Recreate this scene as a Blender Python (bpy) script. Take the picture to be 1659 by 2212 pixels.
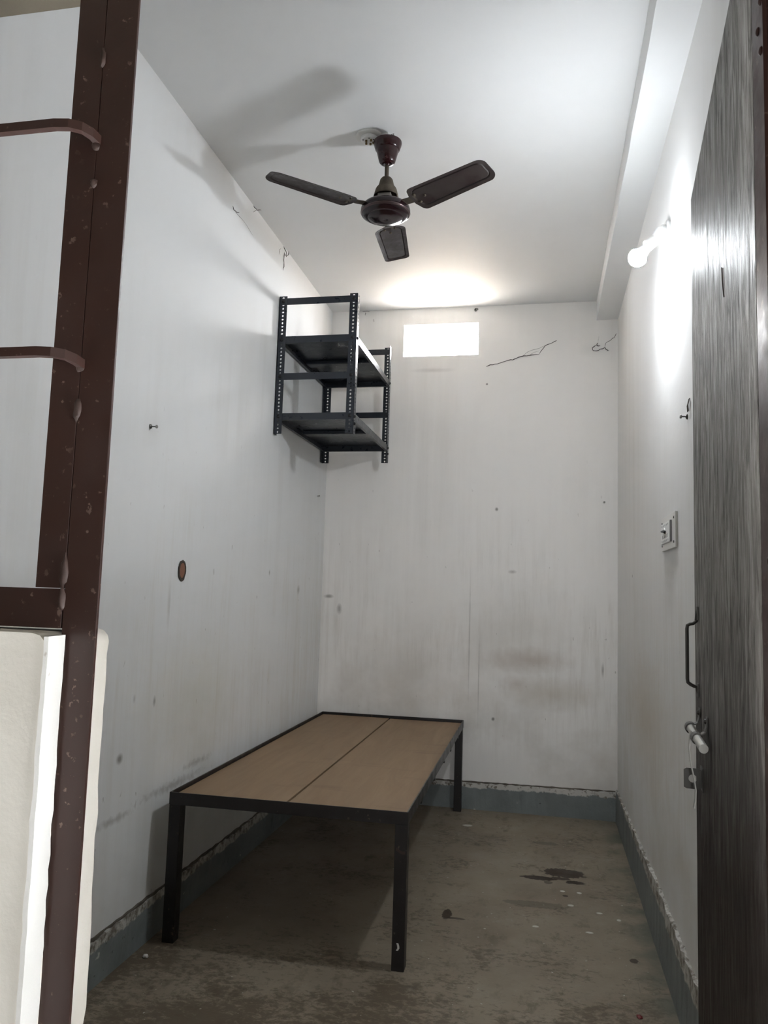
import bpy, bmesh, math, random
from mathutils import Vector, Matrix

# ------------------------------------------------------------------ clear
for o in list(bpy.data.objects):
    bpy.data.objects.remove(o, do_unlink=True)
SC = bpy.context.scene
COL = SC.collection
R = math.radians

# ------------------------------------------------------------------ camera
YAW, PITCH, ROLL, FPX = 0.2041, 0.1030, 0.0316, 1690.083
cy, sy, cp, sp, cr, sr = (math.cos(YAW), math.sin(YAW), math.cos(PITCH), math.sin(PITCH), math.cos(ROLL), math.sin(ROLL))
fw = Vector((-sy * cp, cy * cp, sp))
r0 = Vector((cy, sy, 0))
u0 = r0.cross(fw)
rt = cr * r0 + sr * u0
up = -sr * r0 + cr * u0
cam_data = bpy.data.cameras.new('camera')
cam = bpy.data.objects.new('camera', cam_data)
COL.objects.link(cam)
M4 = Matrix(((rt.x, up.x, -fw.x, 0.0), (rt.y, up.y, -fw.y, 0.0), (rt.z, up.z, -fw.z, 1.25), (0, 0, 0, 1)))
cam.matrix_world = M4
cam_data.sensor_fit = 'VERTICAL'
cam_data.sensor_height = 36.0
cam_data.lens = FPX / 2212 * 36.0
cam_data.clip_start = 0.02
SC.camera = cam

# ------------------------------------------------------------------ world, sun, exposure
SKY = 80.0
SUN = 115.0
BULB = 780.0
w = bpy.data.worlds.new('sky')
SC.world = w
w.use_nodes = True
bg = w.node_tree.nodes['Background']
bg.inputs[0].default_value = (0.95, 0.975, 1.0, 1)
bg.inputs[1].default_value = SKY
sd = bpy.data.lights.new('sun', 'SUN')
sd.energy = SUN
sd.angle = R(0.6)
sd.color = (1.0, 0.95, 0.86)
sun = bpy.data.objects.new('sun', sd)
COL.objects.link(sun)
# high sun, standing behind the back wall
sun.rotation_euler = (R(-24), R(8), 0)
SC.view_settings.view_transform = 'Standard'
SC.view_settings.look = 'None'
SC.view_settings.gamma = 1.0
SC.view_settings.use_curve_mapping = False
SC.view_settings.exposure = 0.1
try:
    SC.cycles.max_bounces = 12
    SC.cycles.diffuse_bounces = 8
    SC.cycles.sample_clamp_indirect = 60.0
    SC.cycles.use_denoising = True
except Exception:
    pass


def portal(name, loc, rot, sx, sy_):
    """sampling portal for the sky in an opening (gives off no light itself)"""
    l = bpy.data.lights.new(name, 'AREA')
    l.shape = 'RECTANGLE'
    l.size = sx
    l.size_y = sy_
    l.cycles.is_portal = True
    o = bpy.data.objects.new(name, l)
    COL.objects.link(o)
    o.location = loc
    o.rotation_euler = rot


# ------------------------------------------------------------------ room dimensions (metres)
XL, XR, YB, H = -1.375, 0.4214, 4.786, 3.066       # left wall, right wall, back wall, ceiling
XB, ZB = 0.2967, 2.944                              # ceiling beam: left face, underside
YF0, YF1 = 0.945, 1.125                             # front wall, outer and inner face
VX0, VX1, VZ0, VZ1 = -0.897, -0.421, 2.753, 2.961   # ventilator opening
CX1 = 5.0                                           # end wall of the corridor outside
PX0, PX1, PZ0, PZ1 = -.05, .33, 1.0, 1.30         # added opening in the wall across the passage, sized for the room light
EY0, EY1, EZ0, EZ1 = -.55, .0, .70, 1.25            # added opening in the end wall of the passage, lights the plaster strip
portal('portal_ventilator', ((VX0 + VX1) / 2, YB + 0.25, (VZ0 + VZ1) / 2), (R(-90), 0, 0), VX1 - VX0 + .02, VZ1 - VZ0 + .02)
portal('portal_corridor', ((PX0 + PX1) / 2, -1.66, (PZ0 + PZ1) / 2), (R(90), 0, 0), PX1 - PX0 + .02, PZ1 - PZ0 + .02)
portal('portal_passage_end', (CX1 + .16, (EY0 + EY1) / 2, (EZ0 + EZ1) / 2), (R(90), 0, R(90)), EY1 - EY0 + .02, EZ1 - EZ0 + .02)


# ------------------------------------------------------------------ material helpers
class NT:
    def __init__(self, name, rough=0.6, metal=0.0, spec=0.5):
        self.m = bpy.data.materials.new(name)
        self.m.use_nodes = True
        self.t = self.m.node_tree
        self.b = self.t.nodes['Principled BSDF']
        self.b.inputs['Roughness'].default_value = rough
        self.b.inputs['Metallic'].default_value = metal
        self.b.inputs['Specular IOR Level'].default_value = spec
        self.co = None

    def n(self, typ, **kw):
        x = self.t.nodes.new(typ)
        for k, v in kw.items():
            setattr(x, k, v)
        return x

    def link(self, a, b):
        self.t.links.new(a, b)

    def coord(self, scale=(1, 1, 1)):
        if self.co is None:
            self.co = self.n('ShaderNodeTexCoord')
        mp = self.n('ShaderNodeMapping')
        mp.inputs['Scale'].default_value = scale
        self.link(self.co.outputs['Object'], mp.inputs[0])
        return mp.outputs[0]

    def noise(self, scale, detail=4, rough=0.55, vec=(1, 1, 1), dist=0.0):
        x = self.n('ShaderNodeTexNoise')
        x.inputs['Scale'].default_value = scale
        x.inputs['Detail'].default_value = detail
        x.inputs['Roughness'].default_value = rough
        x.inputs['Distortion'].default_value = dist
        self.link(self.coord(vec), x.inputs['Vector'])
        return x.outputs['Fac']

    def ramp(self, fac, a, b, lo=0.0, hi=1.0):
        x = self.n('ShaderNodeMapRange')
        x.inputs[1].default_value = a
        x.inputs[2].default_value = b
        x.inputs[3].default_value = lo
        x.inputs[4].default_value = hi
        self.link(fac, x.inputs[0])
        return x.outputs[0]

    def math(self, op, a, b):
        x = self.n('ShaderNodeMath', operation=op)
        for i, v in enumerate((a, b)):
            if isinstance(v, (int, float)):
                x.inputs[i].default_value = v
            else:
                self.link(v, x.inputs[i])
        return x.outputs[0]

    def mix(self, fac, a, b):
        x = self.n('ShaderNodeMix', data_type='RGBA')
        if isinstance(fac, (int, float)):
            x.inputs[0].default_value = fac
        else:
            self.link(fac, x.inputs[0])
        for i, v in ((6, a), (7, b)):
            if isinstance(v, tuple):
                x.inputs[i].default_value = (*v, 1)
            else:
                self.link(v, x.inputs[i])
        return x.outputs[2]

    def axis(self, i):
        s = self.n('ShaderNodeSeparateXYZ')
        self.link(self.coord(), s.inputs[0])
        return s.outputs[i]

    def spot(self, c, r, soft=0.4, wob=0.35, ns=14.0):
        """mask of one ragged elliptical mark centred on c with radii r"""
        v = self.n('ShaderNodeVectorMath', operation='SUBTRACT')
        self.link(self.coord(), v.inputs[0])
        v.inputs[1].default_value = c
        m = self.n('ShaderNodeVectorMath', operation='MULTIPLY')
        self.link(v.outputs[0], m.inputs[0])
        m.inputs[1].default_value = [1.0 / q for q in r]
        l = self.n('ShaderNodeVectorMath', operation='LENGTH')
        self.link(m.outputs[0], l.inputs[0])
        d = self.math('ADD', l.outputs['Value'], self.math('MULTIPLY', self.math('SUBTRACT', self.noise(ns, 4), 0.5), 2 * wob))
        return self.ramp(d, 1.0, 1.0 - soft)

    def color(self, c):
        if isinstance(c, tuple):
            self.b.inputs['Base Color'].default_value = (*c, 1)
        else:
            self.link(c, self.b.inputs['Base Color'])

    def bump(self, h, strength=0.3, dist=0.01):
        x = self.n('ShaderNodeBump')
        x.inputs['Strength'].default_value = strength
        x.inputs['Distance'].default_value = dist
        self.link(h, x.inputs['Height'])
        self.link(x.outputs[0], self.b.inputs['Normal'])

    def rough(self, f):
        self.link(f, self.b.inputs['Roughness'])


def plain(name, c, rough=0.5, metal=0.0, spec=0.5):
    t = NT(name, rough, metal, spec)
    t.color(c)
    return t.m


def wall_mat(name, vec, base, grime, spots, low=1.3, lowcol=(.58, .55, .49), lowamt=.8):
    """distempered plaster: vertical streaks, handled lower band deepened to paint in the dim lower room, single stains"""
    t = NT(name, 0.62, spec=0.25)
    st = t.ramp(t.noise(1.0, 6, .62, vec), .42, .74)
    col = t.mix(t.math('MULTIPLY', t.math('MULTIPLY', st, t.ramp(t.noise(1.1, 3), .42, .62)), .5), base, grime)
    cloud = t.ramp(t.noise(1.7, 5, .6), .45, .75)
    hz = t.ramp(t.axis(2), low, low - 0.8)
    col = t.mix(t.math('MULTIPLY', t.math('MULTIPLY', cloud, hz), lowamt), col, lowcol)
    st2 = t.ramp(t.noise(1.0, 6, .65, (vec[0] * 4, vec[1] * 4, 2.2)), .46, .70)
    patch = t.ramp(t.noise(2.6, 4, .6), .38, .60)
    zz = t.math('MULTIPLY', t.ramp(t.axis(2), 1.9, 1.1), t.ramp(t.axis(2), .25, .6))
    col = t.mix(t.math('MULTIPLY', t.math('MULTIPLY', t.math('MULTIPLY', st2, patch), zz), .45), col, lowcol)
    fleck = t.ramp(t.noise(38, 2, .5, (1, 1, .45)), .735, .765)
    col = t.mix(t.math('MULTIPLY', t.math('MULTIPLY', fleck, t.ramp(t.axis(2), 2.3, 1.2)), .55), col, (.33, .31, .28))
    for c, r, k, sc, soft, *wb in spots:
        col = t.mix(t.math('MULTIPLY', t.spot(c, r, soft, wb[0] if wb else .35, 40.0 if wb else 14.0), k), col, sc)
    t.color(col)
    t.bump(t.noise(9, 5, .6), .25, .006)
    return t.m


DK = (.2, .18, .16)
WARM = (.47, .40, .31)
RUST = (.42, .33, .27)
WALL = (.74, .745, .745)
GRIME = (.60, .59, .57)
M_left = wall_mat('left_wall_distemper', (9, 9, .7), WALL, GRIME, [
    ((XL, 3.0, .81), (.2, .55, .30), .35, (.58, .54, .42), .9),
    ((XL, 2.85, .50), (.1, .30, .022), .5, DK, .95, .9), ((XL, 2.43, .48), (.1, .14, .018), .45, DK, .95, .9),
    ((XL, 3.05, .545), (.1, .16, .018), .45, DK, .95, .9),
    ((XL, 2.442, .674), (.1, .022, .020), .8, DK, .8), ((XL, 2.659, .835), (.1, .013, .024), .7, DK, .8),
    ((XL, 2.515, .861), (.1, .012, .02), .4, DK, .9), ((XL, 3.808, 1.335), (.1, .012, .018), .6, DK, .8),
    ((XL, 2.73, 1.174), (.1, .015, .10), .3, DK, .9), ((XL, 4.3, 1.25), (.1, .03, .03), .5, DK, .8),
    ((XL, 2.52, 1.80), (.1, .10, .09), .25, GRIME, .9)])
M_back = wall_mat('back_wall_distemper', (7, 7, .5), (.86, .84, .815), (.69, .665, .63), [
    ((-.1, YB, .88), (.30, .1, .085), .55, RUST, .9), ((.05, YB, .69), (.32, .1, .11), .45, WARM, .9),
    ((-.16, YB, .74), (.10, .1, .05), .35, RUST, .9),
    ((-.173, YB, 1.05), (.45, .1, .35), .30, (.55, .52, .47), .95),
    ((-.289, YB, 1.779), (.012, .1, .014), .8, DK, .7), ((-1.257, YB, 1.143), (.02, .1, .04), .6, DK, .8),
    ((-1.33, YB, 1.218), (.035, .1, .014), .7, DK, .8), ((-.29, YB, .526), (.012, .1, .014), .9, DK, .7),
    ((.338, YB, .837), (.010, .1, .05), .6, DK, .8), ((-.19, YB, 1.40), (.03, .1, .014), .5, DK, .8),
    ((-.362, YB, 2.562), (.008, .1, .008), .9, DK, .6), ((-.44, YB, 1.0), (.006, .1, .45), .4, DK, .9),
    ((-.38, YB, .75), (.005, .1, .30), .4, DK, .9), ((-.70, YB, 2.66), (.16, .1, .018), .25, DK, .95),
    ((.30, YB, 2.76), (.13, .1, .05), .25, GRIME, .95)], lowcol=(.56, .52, .47), lowamt=.95)  # lower grime strengthened to paint in the dimmer foot of the wall
M_right = wall_mat('right_wall_distemper', (9, 9, .6), (.75, .745, .735), (.62, .61, .58), [
    ((XR, 3.5, .75), (.1, .9, .35), .55, (.55, .47, .37), .95), ((XR, 2.6, .45), (.1, .25, .12), .35, WARM, .9),
    ((XR, 2.8, 1.38), (.1, .2, .06), .2, DK, .95), ((XR, 2.35, .3), (.1, .04, .05), .4, DK, .8),
    ((XR, 4.0, 1.37), (.1, .02, .01), .7, DK, .8)])
M_front = wall_mat('front_wall_distemper', (9, 9, .7), (.72, .70, .655), (.62, .60, .56), [])


def ceiling_mat():
    t = NT('ceiling_distemper', .62, spec=.25)
    col = t.mix(t.math('MULTIPLY', t.ramp(t.noise(1.4, 5, .6), .45, .8), .35), (.765, .77, .77), (.66, .66, .65))
    t.color(col)
    t.bump(t.noise(5, 4, .6), .2, .006)
    return t.m


def floor_mat():
    t = NT('cement_floor', .55, spec=.35)
    col = t.mix(t.ramp(t.noise(2.2, 7, .65), .36, .68), (.255, .214, .160), (.195, .158, .114))
    col = t.mix(t.math('MULTIPLY', t.math('MULTIPLY', t.ramp(t.noise(9, 8, .72, (1.5, .9, 1)), .53, .62), t.ramp(t.noise(1.5, 4, .6), .40, .60)), .72), col, (.115, .090, .060))
    fine = t.noise(30, 8, .78, (1, 1.5, 1), .4)
    low = t.math('ADD', t.noise(3.2, 5, .65), t.ramp(t.axis(1), 3.0, 2.3, 0, .20))
    mot = t.ramp(t.math('ADD', t.math('MULTIPLY', fine, .55), t.math('MULTIPLY', low, .45)), .535, .60)
    col = t.mix(t.math('MULTIPLY', mot, .8), col, (.088, .064, .040))
    # scored hairlines running towards the door
    hl = t.ramp(t.noise(1.0, 3, .6, (45, 1.6, 1)), .70, .73)
    col = t.mix(t.math('MULTIPLY', t.math('MULTIPLY', hl, t.ramp(t.noise(4, 3), .48, .6)), .5), col, (.10, .08, .055))
    col = t.mix(t.math('MULTIPLY', t.ramp(t.noise(16, 6, .7, (1.3, 1, 1)), .60, .72), .45), col, (.31, .29, .24))
    fl = t.ramp(t.noise(60, 1, .4), .765, .785)
    col = t.mix(t.math('MULTIPLY', fl, .7), col, (.55, .53, .47))
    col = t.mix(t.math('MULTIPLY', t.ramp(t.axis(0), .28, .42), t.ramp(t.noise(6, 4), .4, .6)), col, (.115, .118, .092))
    for c, r, k in [((-.01, 3.735), (.085, .028), .95), ((.10, 3.83), (.10, .062), .85), ((.085, 3.755), (.05, .018), .8),
                    ((.145, 3.72), (.045, .022), .95), ((.03, 3.69), (.02, .02), .6), ((-.363, 3.22), (.02, .05), .8),
                    ((-.33, 3.19), (.05, .01), .7), ((.02, 4.25), (.07, .03), .35), ((-.02, 3.42), (.14, .035), .35),
                    ((.32, 3.0), (.015, .02), .8), ((.10, 3.55), (.012, .01), .9)]:
        col = t.mix(t.math('MULTIPLY', t.spot((c[0], c[1], 0), (r[0], r[1], .1), .12, .5, 48), min(1, k * 1.1)), col, (.030, .017, .008))
    for c, r in [((-.398, 4.443), (.03, .022)), ((.09, 3.60), (.012, .012)), ((.16, 3.60), (.012, .012)), ((.12, 3.45), (.014, .012)),
                 ((-.02, 3.2), (.014, .01)), ((.18, 3.2), (.016, .01)), ((.23, 3.4), (.014, .01)), ((.30, 3.35), (.01, .012))]:
        col = t.mix(t.math('MULTIPLY', t.spot((c[0], c[1], 0), (r[0], r[1], .1), .3, .3, 30), .85), col, (.60, .58, .52))
    t.color(col)
    t.bump(t.noise(30, 6, .65), .35, .004)
    t.rough(t.ramp(t.noise(6, 4), .3, .7, .45, .7))
    return t.m


def skirting_mat(name, edge, ax):
    """grey oil paint whose top is worn back to the white plaster; edge = height where the paint stops"""
    t = NT(name, .5, spec=.3)
    z = t.axis(2)
    vec = (3, 3, 1.2)
    e = t.math('ADD', t.math('MULTIPLY', t.math('SUBTRACT', t.noise(4.5, 6, .65, vec), .5), .055), edge)
    f = t.ramp(t.math('SUBTRACT', z, e), -.003, .003)
    grey = t.mix(t.ramp(t.noise(5, 5), .4, .7), (.205, .225, .225), (.16, .175, .172))
    grey = t.mix(t.math('MULTIPLY', t.ramp(t.noise(40, 3), .70, .74), .7), grey, (.06, .055, .05))
    grey = t.mix(t.math('MULTIPLY', t.ramp(t.noise(17, 3), .71, .74), .8), grey, (.5, .5, .47))
    white = t.mix(t.ramp(t.noise(26, 6, .7), .44 if ax else .52, .60), (.56, .545, .51), (.17, .145, .115))
    t.color(t.mix(f, grey, white))
    t.bump(t.noise(30, 5, .7), .5, .006)
    return t.m


def plaster(name, c, c2):
    t = NT(name, .7, spec=.2)
    col = t.mix(t.ramp(t.noise(4, 5), .4, .72), c, c2)
    col = t.mix(t.math('MULTIPLY', t.ramp(t.noise(45, 3, .5, (1, 1, .6)), .72, .75), .6), col, (.30, .25, .2))
    t.color(col)
    t.bump(t.noise(14, 6, .65), .4, .006)
    return t.m


def paint_brown(name, c=(.034, .0135, .0095), dust=.8, spec=.5):
    t = NT(name, .33, spec=spec)
    col = t.mix(t.ramp(t.noise(3, 4), .4, .7), c, (c[0] * .75, c[1] * .72, c[2] * .7))
    d = t.ramp(t.noise(55, 3, .6), .63, .67)
    d2 = t.ramp(t.noise(9, 4, .6), .45, .62)
    col = t.mix(t.math('MULTIPLY', t.math('MULTIPLY', d, d2), dust), col, (.21, .145, .115))
    col = t.mix(t.math('MULTIPLY', t.ramp(t.noise(130, 2, .5), .70, .74), dust * .45), col, (.16, .11, .085))
    t.color(col)
    t.rough(t.ramp(t.noise(14, 5), .3, .7, .28, .5))
    t.bump(t.noise(40, 4), .15, .003)
    return t.m


def door_mat():
    t = NT('weathered_plywood', .42, spec=.09)
    g = t.noise(1.0, 8, .68, (45, 45, 8.0), .9)
    g2 = t.noise(1.0, 5, .6, (110, 110, 15.0))
    col = t.mix(t.ramp(g, .32, .64), (.052, .044, .039), (.31, .295, .272))
    col = t.mix(t.math('MULTIPLY', t.ramp(g2, .55, .72), .75), col, (.018, .013, .011))
    # foot of the door: darker brown, deepening towards the bottom
    foot = t.ramp(t.math('ADD', t.axis(2), t.math('MULTIPLY', t.noise(5, 4, .6, (1, 1, .4)), .5)), 1.5, 1.1)
    col = t.mix(t.math('MULTIPLY', foot, .93), col, (.020, .0125, .0105))
    t.color(col)
    t.bump(t.math('ADD', g, t.math('MULTIPLY', g2, .5)), .9, .004)
    t.rough(t.ramp(g, .35, .65, .62, .38))
    return t.m


def ply_mat():
    t = NT('birch_plywood', .55, spec=.3)
    g = t.noise(1.0, 7, .6, (22, 2.2, 3), .8)
    col = t.mix(t.ramp(g, .3, .7), (.262, .174, .102), (.205, .132, .074))
    col = t.mix(t.math('MULTIPLY', t.ramp(t.noise(1, 5, .6, (2.5, 9, 1)), .60, .78), .5), col, (.13, .08, .045))
    col = t.mix(t.math('MULTIPLY', t.ramp(t.noise(26, 2), .74, .77), .6), col, (.06, .035, .02))
    t.color(col)
    t.bump(g, .1, .002)
    return t.m


def dusty_metal(name, c, dust, amt, rough=.4):
    t = NT(name, rough, spec=.5)
    col = t.mix(t.math('MULTIPLY', t.ramp(t.noise(18, 6, .7), .36, .62), amt), c, dust)
    t.color(col)
    t.rough(t.ramp(t.noise(18, 6, .7), .36, .62, rough, min(1, rough + (.35 if rough > .3 else .12))))
    return t.m


M_ceil = ceiling_mat()
M_floor = floor_mat()
M_skL = skirting_mat('left_skirting_paint', .115, 1)
M_skB = skirting_mat('back_skirting_paint', .128, 0)
M_skR = skirting_mat('right_skirting_paint', .170, 1)
M_gapshade = plaster('painted_gap_shade', (.16, .14, .115), (.08, .068, .055))  # dark colour painting the shaded gap above the skirtings
M_lowout = plaster('cream_plaster', (.70, .665, .60), (.62, .585, .52))
M_fresh = plaster('fresh_white_plaster', (.60, .59, .565), (.55, .54, .51))
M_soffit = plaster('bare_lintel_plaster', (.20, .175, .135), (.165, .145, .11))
M_brown = paint_brown('brown_frame_paint')
M_browndust = paint_brown('dusty_brown_bar_paint', (.036, .015, .011), .95)
M_putty = plain('brown_putty', (.040, .021, .016), .6)
M_jamb = paint_brown('jamb_brown_paint', (.024, .010, .008), .5, .15)
M_door = door_mat()
M_ply = ply_mat()
M_bed = paint_brown('bed_frame_paint', (.010, .0068, .0062), .35)
M_chip = plain('bare_white_chip', (.6, .58, .55), .6)
M_rack = dusty_metal('rack_slate_paint', (.016, .020, .028), (.026, .029, .035), .15, .26)
M_bolt = plain('black_bolt', (.012, .012, .013), .45, .3)
M_maroon = dusty_metal('fan_maroon_enamel', (.024, .0045, .0058), (.04, .014, .014), .25, .18)
M_hub = dusty_metal('fan_hub_enamel', (.012, .0038, .0055), (.02, .008, .009), .2, .12)
M_dust = dusty_metal('fan_dusty_casing', (.05, .034, .022), (.125, .105, .078), .85, .75)
M_blade = dusty_metal('fan_blade_enamel', (.018, .007, .008), (.046, .037, .031), .72, .4)
M_stator = plain('bare_stator_metal', (.34, .33, .31), .5, .4)
M_rimring = plain('polished_maroon_rim', (.10, .07, .07), .14, .7)  # paler than the hub enamel to bring out the reflection along its edge
M_white = plain('white_plastic', (.82, .82, .81), .35)
M_white2 = plain('ivory_plastic', (.72, .71, .68), .4)
M_grey = plain('grey_plastic_side', (.30, .30, .31), .45)
M_blk = plain('black_plastic', (.012, .012, .012), .4)
M_brass = plain('old_brass', (.20, .14, .06), .45, .7)
M_steel = plain('dull_steel', (.26, .25, .235), .38, .85)
M_dsteel = plain('dark_steel', (.085, .080, .074), .42, .7)
M_rod = plain('galvanised_rod', (.40, .39, .36), .5, .6)
M_web = plain('sooty_cobweb', (.07, .06, .055), .95)
M_weblight = plain('grey_cobweb', (.30, .29, .28), .95)
M_brick = plaster('exposed_brick', (.30, .155, .10), (.22, .10, .065))
M_rim = plain('broken_plaster_rim', (.06, .045, .035), .9)
M_ground = plaster('terrace_cement', (.205, .150, .105), (.185, .135, .095))
M_corr = plaster('corridor_plaster', (.16, .15, .13), (.13, .12, .105))
M_corrf = plaster('corridor_cement', (.17, .155, .135), (.13, .12, .105))


def emit(name, col, s):
    m = bpy.data.materials.new(name)
    m.use_nodes = True
    b = m.node_tree.nodes['Principled BSDF']
    b.inputs['Base Color'].default_value = (.9, .9, .9, 1)
    b.inputs['Emission Color'].default_value = (*col, 1)
    b.inputs['Emission Strength'].default_value = s
    return m


M_bulb = emit('lit_bulb_diffuser', (.90, .955, 1.0), BULB)


# ------------------------------------------------------------------ geometry helpers
def box(bm, x0, x1, y0, y1, z0, z1, bev=0.0):
    vs = [bm.verts.new((x, y, z)) for z in (z0, z1) for y in (y0, y1) for x in (x0, x1)]
    fs = [bm.faces.new([vs[i] for i in q]) for q in ((0, 2, 3, 1), (4, 5, 7, 6), (0, 1, 5, 4), (2, 6, 7, 3), (0, 4, 6, 2), (1, 3, 7, 5))]
    if bev:
        es = set(e for f in fs for e in f.edges)
        bmesh.ops.bevel(bm, geom=list(es), offset=bev, segments=2, affect='EDGES', profile=.6)
    return vs


def frame_of(d):
    d = d.normalized()
    a = Vector((0, 0, 1)) if abs(d.z) < .9 else Vector((1, 0, 0))
    u = d.cross(a).normalized()
    return u, d.cross(u).normalized()


def tube(bm, pts, r, n=8, cap=True, flat=1.0):
    pts = [Vector(p) for p in pts]
    rs = r if isinstance(r, (list, tuple)) else [r] * len(pts)
    rings = []
    u = None
    for i, p in enumerate(pts):
        a = pts[max(i - 1, 0)]
        b = pts[min(i + 1, len(pts) - 1)]
        d = (b - a).normalized()
        if u is None:
            u, v = frame_of(d)
        else:
            u = (u - d * u.dot(d)).normalized()
            v = d.cross(u)
        rings.append([bm.verts.new(p + rs[i] * (math.cos(2 * math.pi * k / n) * u + flat * math.sin(2 * math.pi * k / n) * v)) for k in range(n)])
    for A, B in zip(rings, rings[1:]):
        for k in range(n):
            bm.faces.new((A[k], A[(k + 1) % n], B[(k + 1) % n], B[k]))
    if cap:
        bm.faces.new(rings[0][::-1])
        bm.faces.new(rings[-1])


def lathe(bm, prof, c=(0, 0, 0), d=(0, 0, 1), n=32, cap0=True, cap1=True):
    """profile [(radius, height along d)]"""
    d = Vector(d).normalized()
    u, v = frame_of(d)
    c = Vector(c)
    rings = [[bm.verts.new(c + d * h + r * (math.cos(2 * math.pi * k / n) * u + math.sin(2 * math.pi * k / n) * v)) for k in range(n)] for r, h in prof]
    for A, B in zip(rings, rings[1:]):
        for k in range(n):
            bm.faces.new((A[k], A[(k + 1) % n], B[(k + 1) % n], B[k]))
    if cap0:
        bm.faces.new(rings[0][::-1])
    if cap1:
        bm.faces.new(rings[-1])


def strip(bm, pts, wdir, w, th):
    """flat bar of width w (along wdir) and thickness th following pts"""
    pts = [Vector(p) for p in pts]
    wd = Vector(wdir).normalized()
    rings = []
    for i, p in enumerate(pts):
        t = (pts[min(i + 1, len(pts) - 1)] - pts[max(i - 1, 0)]).normalized()
        nn = t.cross(wd).normalized()
        rings.append([bm.verts.new(p + wd * a * w / 2 + nn * b * th / 2) for a, b in ((-1, -1), (1, -1), (1, 1), (-1, 1))])
    for A, B in zip(rings, rings[1:]):
        for k in range(4):
            bm.faces.new((A[k], A[(k + 1) % 4], B[(k + 1) % 4], B[k]))
    bm.faces.new(rings[0][::-1])
    bm.faces.new(rings[-1])


def obj(name, bm, mat, parent=None, smooth=False, angle=35):
    me = bpy.data.meshes.new(name)
    bmesh.ops.recalc_face_normals(bm, faces=bm.faces[:])
    bm.to_mesh(me)
    bm.free()
    me.materials.append(mat)
    if smooth:
        for p in me.polygons:
            p.use_smooth = True
        try:
            me.set_sharp_from_angle(angle=R(angle))
        except Exception:
            pass
    o = bpy.data.objects.new(name, me)
    COL.objects.link(o)
    if parent is not None:
        o.parent = parent
    return o


def thing(name, label, cat, loc=(0, 0, 0), rz=0.0, group=None):
    o = bpy.data.objects.new(name, None)
    o.empty_display_size = .1
    COL.objects.link(o)
    o.location = loc
    o.rotation_euler = (0, 0, rz)
    o['label'] = label
    o['category'] = cat
    if group:
        o['group'] = group
    return o


def tag(o, label, cat, group=None):
    o['label'] = label
    o['category'] = cat
    if group:
        o['group'] = group
    return o


def struct(name, bm, mat, label, parent=None, smooth=False):
    o = obj(name, bm, mat, parent, smooth)
    o['kind'] = 'structure'
    o['label'] = label
    o['category'] = name.split('_')[0]
    return o


B = bmesh.new


def wavy_box(bm, x0, x1, y0, y1, z0, z1, axis, n, fn):
    """long box subdivided along an axis, fn(t, corner) -> offset on the top / face corners"""
    rings = []
    for i in range(n + 1):
        t = i / n
        if axis == 1:
            y = y0 + (y1 - y0) * t
            q = [(x0, y, z0), (x1, y, z0), (x1, y, z1), (x0, y, z1)]
        else:
            x = x0 + (x1 - x0) * t
            q = [(x, y0, z0), (x, y1, z0), (x, y1, z1), (x, y0, z1)]
        rings.append([bm.verts.new(Vector(p) + Vector(fn(t, k))) for k, p in enumerate(q)])
    for A, Bq in zip(rings, rings[1:]):
        for k in range(4):
            bm.faces.new((A[k], A[(k + 1) % 4], Bq[(k + 1) % 4], Bq[k]))
    bm.faces.new(rings[0][::-1])
    bm.faces.new(rings[-1])


rnd = random.Random(7)

# ================================================================== STRUCTURE
bm = B(); box(bm, XL - .2, XR + .2, .55, YB + .2, -.12, 0)
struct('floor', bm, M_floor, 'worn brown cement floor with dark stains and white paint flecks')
bm = B(); box(bm, XL - .2, XR + .2, YF0, YB + .25, H, H + .12)
struct('ceiling', bm, M_ceil, 'white distempered ceiling above the fan')
bm = B(); box(bm, XL - .15, XL, YF0, YB + .25, 0, H)
wl = struct('wall_left', bm, M_left, 'long white left wall carrying the slotted rack')
bm = B(); box(bm, XR, XR + .15, YF0, YB + .25, 0, H)
struct('wall_right', bm, M_right, 'white right wall with the bulb holder and switchboard')
bm = B()
box(bm, XL, VX0, YB, YB + .25, 0, H)
box(bm, VX1, XR, YB, YB + .25, 0, H)
box(bm, VX0, VX1, YB, YB + .25, 0, VZ0)
box(bm, VX0, VX1, YB, YB + .25, VZ1, H)
struct('wall_back', bm, M_back, 'white stained back wall with the bright ventilator opening')
bm = B()
wavy_box(bm, XB, XR, YF1, YB, ZB, H, 1, 24, lambda t, k: (rnd.uniform(-.002, .002) if k in (0, 3) else 0, 0, rnd.uniform(-.002, .002) if k in (0, 1) else 0))
struct('trim_1', bm, M_ceil, 'shallow white plaster beam running along the ceiling above right wall')
# front wall: piers, lintel
bm = B()
box(bm, -2.6, -1.30, YF0, YF1, 0, H)
box(bm, .30, CX1, YF0, YF1, 0, H)
box(bm, -1.30, .30, YF0, YF1, 2.246, H)
struct('wall_front', bm, M_soffit, 'tan lintel and piers of the front wall around door and window')
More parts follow.
